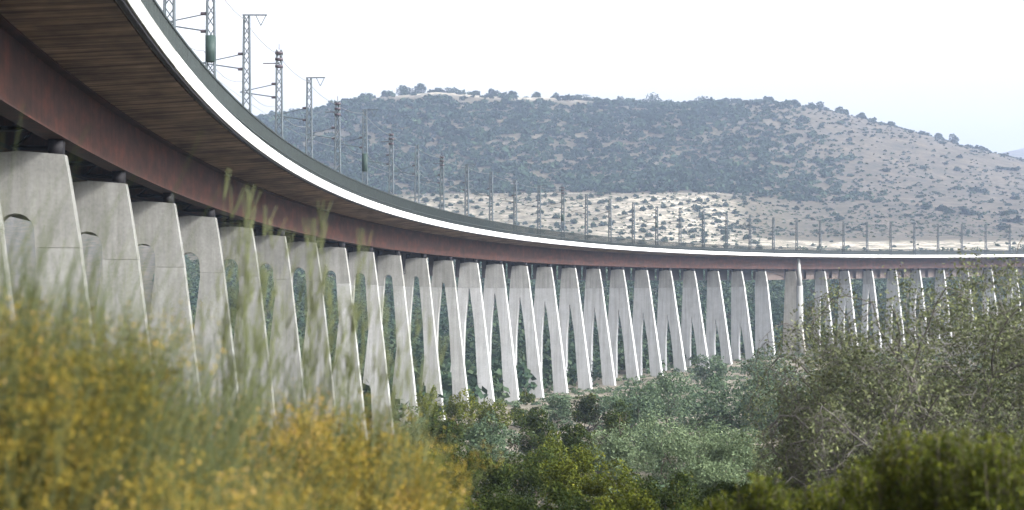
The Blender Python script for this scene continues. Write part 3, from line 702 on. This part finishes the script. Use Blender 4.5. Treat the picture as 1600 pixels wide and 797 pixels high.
# near, blurred front shrubs at lower right
def shoot_bush(px, ytop, wpx, Y, mat, label, seed, n=150, lf=.016, group='green shrubs along the bottom edge'):
    X = (px - 800) / F * Y; gz = float(ground(X, Y)); H = (YH - ytop) / F * Y - gz; hw = wpx / F * Y / 2
    rt = empty('leafy_shrub', (X, Y, gz)); tag(rt, label, 'shrub', group)
    r_ = np.random.default_rng(seed); m_ = MB(); C = []; tn_ = []
    for i in range(n):
        fx, fy = np.clip(r_.normal(size=2) * .42, -1, 1)
        top = H * (1 - .38 * (fx * fx + fy * fy)) * (1 - .32 * r_.random() ** 1.4)
        b0 = np.array([fx * hw * .35, fy * hw * .35, 0]); e = np.array([fx * hw, fy * hw * .8, top]) + np.r_[r_.normal(size=2) * .05, 0]
        t = np.linspace(0, 1, 9)[:, None]; P = b0 + (e - b0) * np.c_[t ** 1.3, t ** 1.3, t]
        m_.tube(P, np.linspace(.009, .0025, 9), 3)
        nl = 150; q = r_.random(nl) ** .6; q = .25 + .75 * q
        ctr = np.stack([np.interp(q, t[:, 0], P[:, k]) for k in range(3)], -1)
        wd = .012 + .1 * np.sqrt(np.clip(1.02 - q, 0, 1))
        C.append(ctr + r_.normal(size=(nl, 3)) * wd[:, None]); tn_.append(np.clip(.25 + .45 * r_.random() + .16 * r_.normal(size=nl), 0, 1))
    V, Fq, tn = leaves(np.concatenate(C), lf, 2.4, np.concatenate(tn_), .6)
    link('foliage', mesh('foliage', V, Fq, {'tint': tn}), M[mat], rt)
    link('stem', m_.mesh(), M['darkbark'], rt)
near = [(1120, 765, 130, 10.5, 'bright green leafy shrub cut by the bottom edge below the silver bushes'),
        (1190, 738, 140, 10, 'green shrub top at the bottom edge, left of the dark front shrubs'),
        (1285, 748, 130, 10.8, 'soft green shrub at the bottom edge below the silver green bush'),
        (1350, 715, 140, 10, 'yellow green shrub in the dip left of the tallest front shrubs'),
        (1415, 655, 150, 9.2, 'dark yellow green shrub rising in front of the pale bare limbs'),
        (1485, 660, 160, 8.7, 'pointed yellow green shrub second from the right edge'),
        (1570, 662, 190, 8.2, 'dark shrub filling the bottom right corner')]
for i, (px, yt, wp, Yv, lab) in enumerate(near):
    shoot_bush(px, yt, wp * 1.1, Yv, 'mastic', lab, 400 + i)

# ------------------------------------------------------------------ the big sparse tree at right
def big_tree(px, ytop, Y, hw, label, seed, nleaf=26000, n=9, name='wild_almond_tree'):
    X = (px - 800) / F * Y; gz = float(ground(X, Y)); zt = (YH - ytop) / F * Y; H = zt - gz
    rt = empty(name, (X, Y, gz)); tag(rt, label, 'tree', 'sparse grey branched trees at right')
    r_ = np.random.default_rng(seed); m_ = MB(); tw = MB(); tips = []
    def grow(p, d, L, rad, lev):
        pts = [p]; ns = 5
        for i in range(ns):
            d = d + r_.normal(size=3) * (.16 + .07 * lev) + np.array([0, 0, -.02 if lev else .02]); d /= np.linalg.norm(d)
            lim = H * (1.0 - .42 * min(1.6, (p[0] / hw) ** 2))
            if p[2] > lim: d[2] -= .55; d /= np.linalg.norm(d)
            if abs(p[0]) > hw * 1.15: d[0] -= .4 * np.sign(p[0])
            p = p + d * L / ns; pts.append(p)
        (m_ if lev < 2 else tw).tube(pts, np.linspace(rad, rad * .45, ns + 1) * (1.5 if lev >= 3 else 1), 6 if lev < 2 else 3)
        if lev >= 2: tips.extend(pts[1:])
        if lev < 4:
            for _ in range((5, 4, 4, 3)[lev]):
                q = pts[r_.integers(1 if lev else 2, ns + 1)]; dd = d * .9 + r_.normal(size=3) * .62; dd[2] += .1; dd /= np.linalg.norm(dd)
                grow(q, dd, L * r_.uniform(.45, .72), rad * .46, lev + 1)
    for i in range(n):
        a = 2 * math.pi * (i + r_.random() * .8) / n; el = r_.uniform(.25, 1.35)
        d = np.array([math.cos(a) * math.cos(el) * hw / H * 1.3, math.sin(a) * math.cos(el), math.sin(el)]); d /= np.linalg.norm(d)
        grow(np.array([0, 0, -.1]), d, H * r_.uniform(.5, .74), .05 * r_.uniform(.6, 1.1), 0)
    bo = link('trunk', m_.mesh(), M['bark'], rt)
    link('twigs', tw.mesh(), M['bark'], bo)
    T = np.array(tips); idx = r_.integers(0, len(T), nleaf)
    C = T[idx] + r_.normal(size=(nleaf, 3)) * .1
    hgt = np.clip(C[:, 2] / H, 0, 1); keep = r_.random(nleaf) < (.18 + .95 * hgt); C = C[keep]
    tin = np.clip(.5 + .25 * r_.normal(size=len(C)), 0, 1)
    V, Fq, tn = leaves(C, .039, 1.7, tin)
    link('foliage', mesh('foliage', V, Fq, {'tint': tn}), M['tree'], rt)
    return H
big_tree(1450, 412, 25, 2.3, 'big sparse grey branched tree covering the right end of the viaduct', 21, 95000, 16)
big_tree(1590, 425, 27, 1.9, 'sparse tree at the right edge half merged with the big one', 22, 60000, 12)
big_tree(1370, 520, 23.5, 1.25, 'lower tangle of bare grey branches left of the big tree', 23, 34000, 11)

# ------------------------------------------------------------------ yellow broom in the foreground left
def broom(px, ytop, wpx, Y, n, label, seed, green=.5, wisps=(), podn=9000, podtop=.75, fan=.55, dense=1.0):
    X = (px - 800) / F * Y; gz = float(ground(X, Y)); zt = (YH - ytop) / F * Y; H = zt - gz; hw = wpx / F * Y / 2
    rt = empty('broom_shrub', (X, Y, gz)); tag(rt, label, 'shrub', 'yellow broom shrubs in the foreground')
    r_ = np.random.default_rng(seed); m_ = MB(); tint = []; pts_all = []; pt_h = []
    def stem(x0, y0, lx, ly, L, rad, segs=6, tn=None):
        t = np.linspace(0, 1, segs + 1); bend = r_.uniform(.6, 1.4)
        ph = r_.uniform(0, 6)
        P = np.stack([x0 + lx * t ** (1 + bend * .4) + .015 * np.sin(t * 7 + ph), y0 + ly * t, L * (t - .07 * bend * t ** 3)], -1)
        V, Fq = tube(P, np.linspace(rad, rad * .35, segs + 1), 3); m_.add(V, Fq); tint.append(np.full(len(V), r_.random() if tn is None else tn)); return P
    for i in range(n):
        x0, y0 = r_.normal() * hw * .38, r_.normal() * hw * .38
        L = H * (1 - .45 * min(1, abs(x0) / hw)) * r_.uniform(.55, 1.0); lx = (x0 / hw) * fan * L + r_.normal() * .1 * L + .04 * L
        P = stem(x0, y0, lx, r_.normal() * .2 * L, L, .0042 * r_.uniform(.7, 1.4))
        for j in range(5):
            q = P[r_.integers(2, 6)]; l2 = L * r_.uniform(.14, .34)
            V0 = len(P)
            t = np.linspace(0, 1, 4)[:, None]; d = np.array([r_.normal() * .3 + (x0 / hw) * .25, r_.normal() * .3, 1.]); d /= np.linalg.norm(d)
            Q = q + t * d * l2 + np.array([.05, 0, 0]) * t ** 2
            V, Fq = tube(Q, np.linspace(.0026, .001, 4), 3); m_.add(V, Fq); tint.append(np.full(len(V), np.clip(r_.random() * .6 + green * .4, 0, 1)))
            pts_all.append(Q)
        pts_all.append(P)
    for (wx, wy, lean) in wisps:
        zt2 = (YH - wy) / F * Y - gz
        for j in range(9):
            x1 = (wx - px) / F * Y + r_.normal() * .035
            P = stem(x1 - lean * zt2 * .3 + r_.normal() * .05, r_.normal() * .1, lean * zt2 * .3,   .05, zt2 * r_.uniform(.8, 1.0), .0038, 7, r_.uniform(.5, 1))
            for q_ in P[4:]:
                for _ in range(3):
                    t = np.linspace(0, 1, 3)[:, None]; d = np.array([.12 + r_.normal() * .16, r_.normal() * .16, 1.]); Q = q_ + t * d * .17
                    V, Fq = tube(Q, np.linspace(.004, .002, 3), 3); m_.add(V, Fq); tint.append(np.full(len(V), .8))
    st = link('stems', m_.mesh('stems', {'tint': np.concatenate(tint)}), M['broom'], rt)
    A = np.concatenate(pts_all); A = A[(A[:, 2] < H * podtop) & (A[:, 2] > .45)]
    # pods gather in drifts
    dr = vnoise(A[:, 0] * 6, A[:, 2] * 3.5, seed)
    pr = np.clip(.25 + .9 * dr, .03, 1) * np.clip((podtop * H - A[:, 2]) / (.12 * H), .05, 1); pr /= pr.sum()
    podn = int(podn * 7.5); C = A[r_.choice(len(A), podn, p=pr)] + r_.normal(size=(podn, 3)) * .025
    tin = np.clip(.5 + .34 * vnoise(C[:, 0] * 5, C[:, 2] * 3, seed + 2) + .2 * r_.normal(size=podn), 0, 1)
    V, Fq, tn = leaves(C, .0098, 1.7, tin)
    link('flowers', mesh('flowers', V, Fq, {'tint': tn}), M['pods'], rt)
    return rt
broom(5, 250, 230, 6.0, 620, 'tall broom shrub at the left edge, green on top and orange below', 51, .4, podn=24000, podtop=.8, fan=.3)
broom(140, 400, 190, 6.6, 600, 'feathery grey green broom shrub between the two yellow ones', 52, .8, podn=3500, podtop=.42, fan=.7)
broom(230, 520, 230, 7.2, 330, 'rounded yellow green broom shrub left of the tall wisps', 53, .5, podn=16000, podtop=.9)
broom(350, 505, 240, 7.6, 340, 'golden broom shrub with the tallest thin wisps rising before the girder', 54, .5,
      wisps=((375, 235, .05), (398, 262, .1), (345, 400, -.1), (425, 400, .2)), podn=18000, podtop=.86)
broom(465, 515, 210, 7.9, 340, 'golden brown broom shrub with feathery wisps across the girder', 55, .5,
      wisps=((470, 300, .12), (505, 310, .15), (560, 330, .2), (540, 420, .1), (610, 450, .25), (660, 470, .3)), podn=18000, podtop=.84)
broom(560, 600, 110, 8.4, 300, 'pale yellow broom shrub at the right end of the golden clump', 56, .6, podn=9000, podtop=.9)
broom(300, 660, 420, 5.4, 420, 'low dark olive broom shrub along the bottom edge', 57, .3, podn=12000, podtop=.95)

# ------------------------------------------------------------------ air
hm_ = bpy.data.materials.new('haze'); hm_.use_nodes = True; t = hm_.node_tree; t.nodes.remove(t.nodes['Principled BSDF'])
pv = t.nodes.new('ShaderNodeVolumePrincipled'); pv.inputs['Density'].default_value = .0003; pv.inputs['Color'].default_value = (.56, .68, .93, 1)
pv.inputs['Anisotropy'].default_value = .2
t.links.new(pv.outputs[0], t.nodes['Material Output'].inputs['Volume'])
mb = MB(); mb.box(-4700, 4700, -230, 3050, float(HH.min()) - 1, float(HH.max()) + 14)
hz = link('haze', mb.mesh(), hm_); tag(hz, 'pale blue haze over the valley', 'haze', kind='stuff')
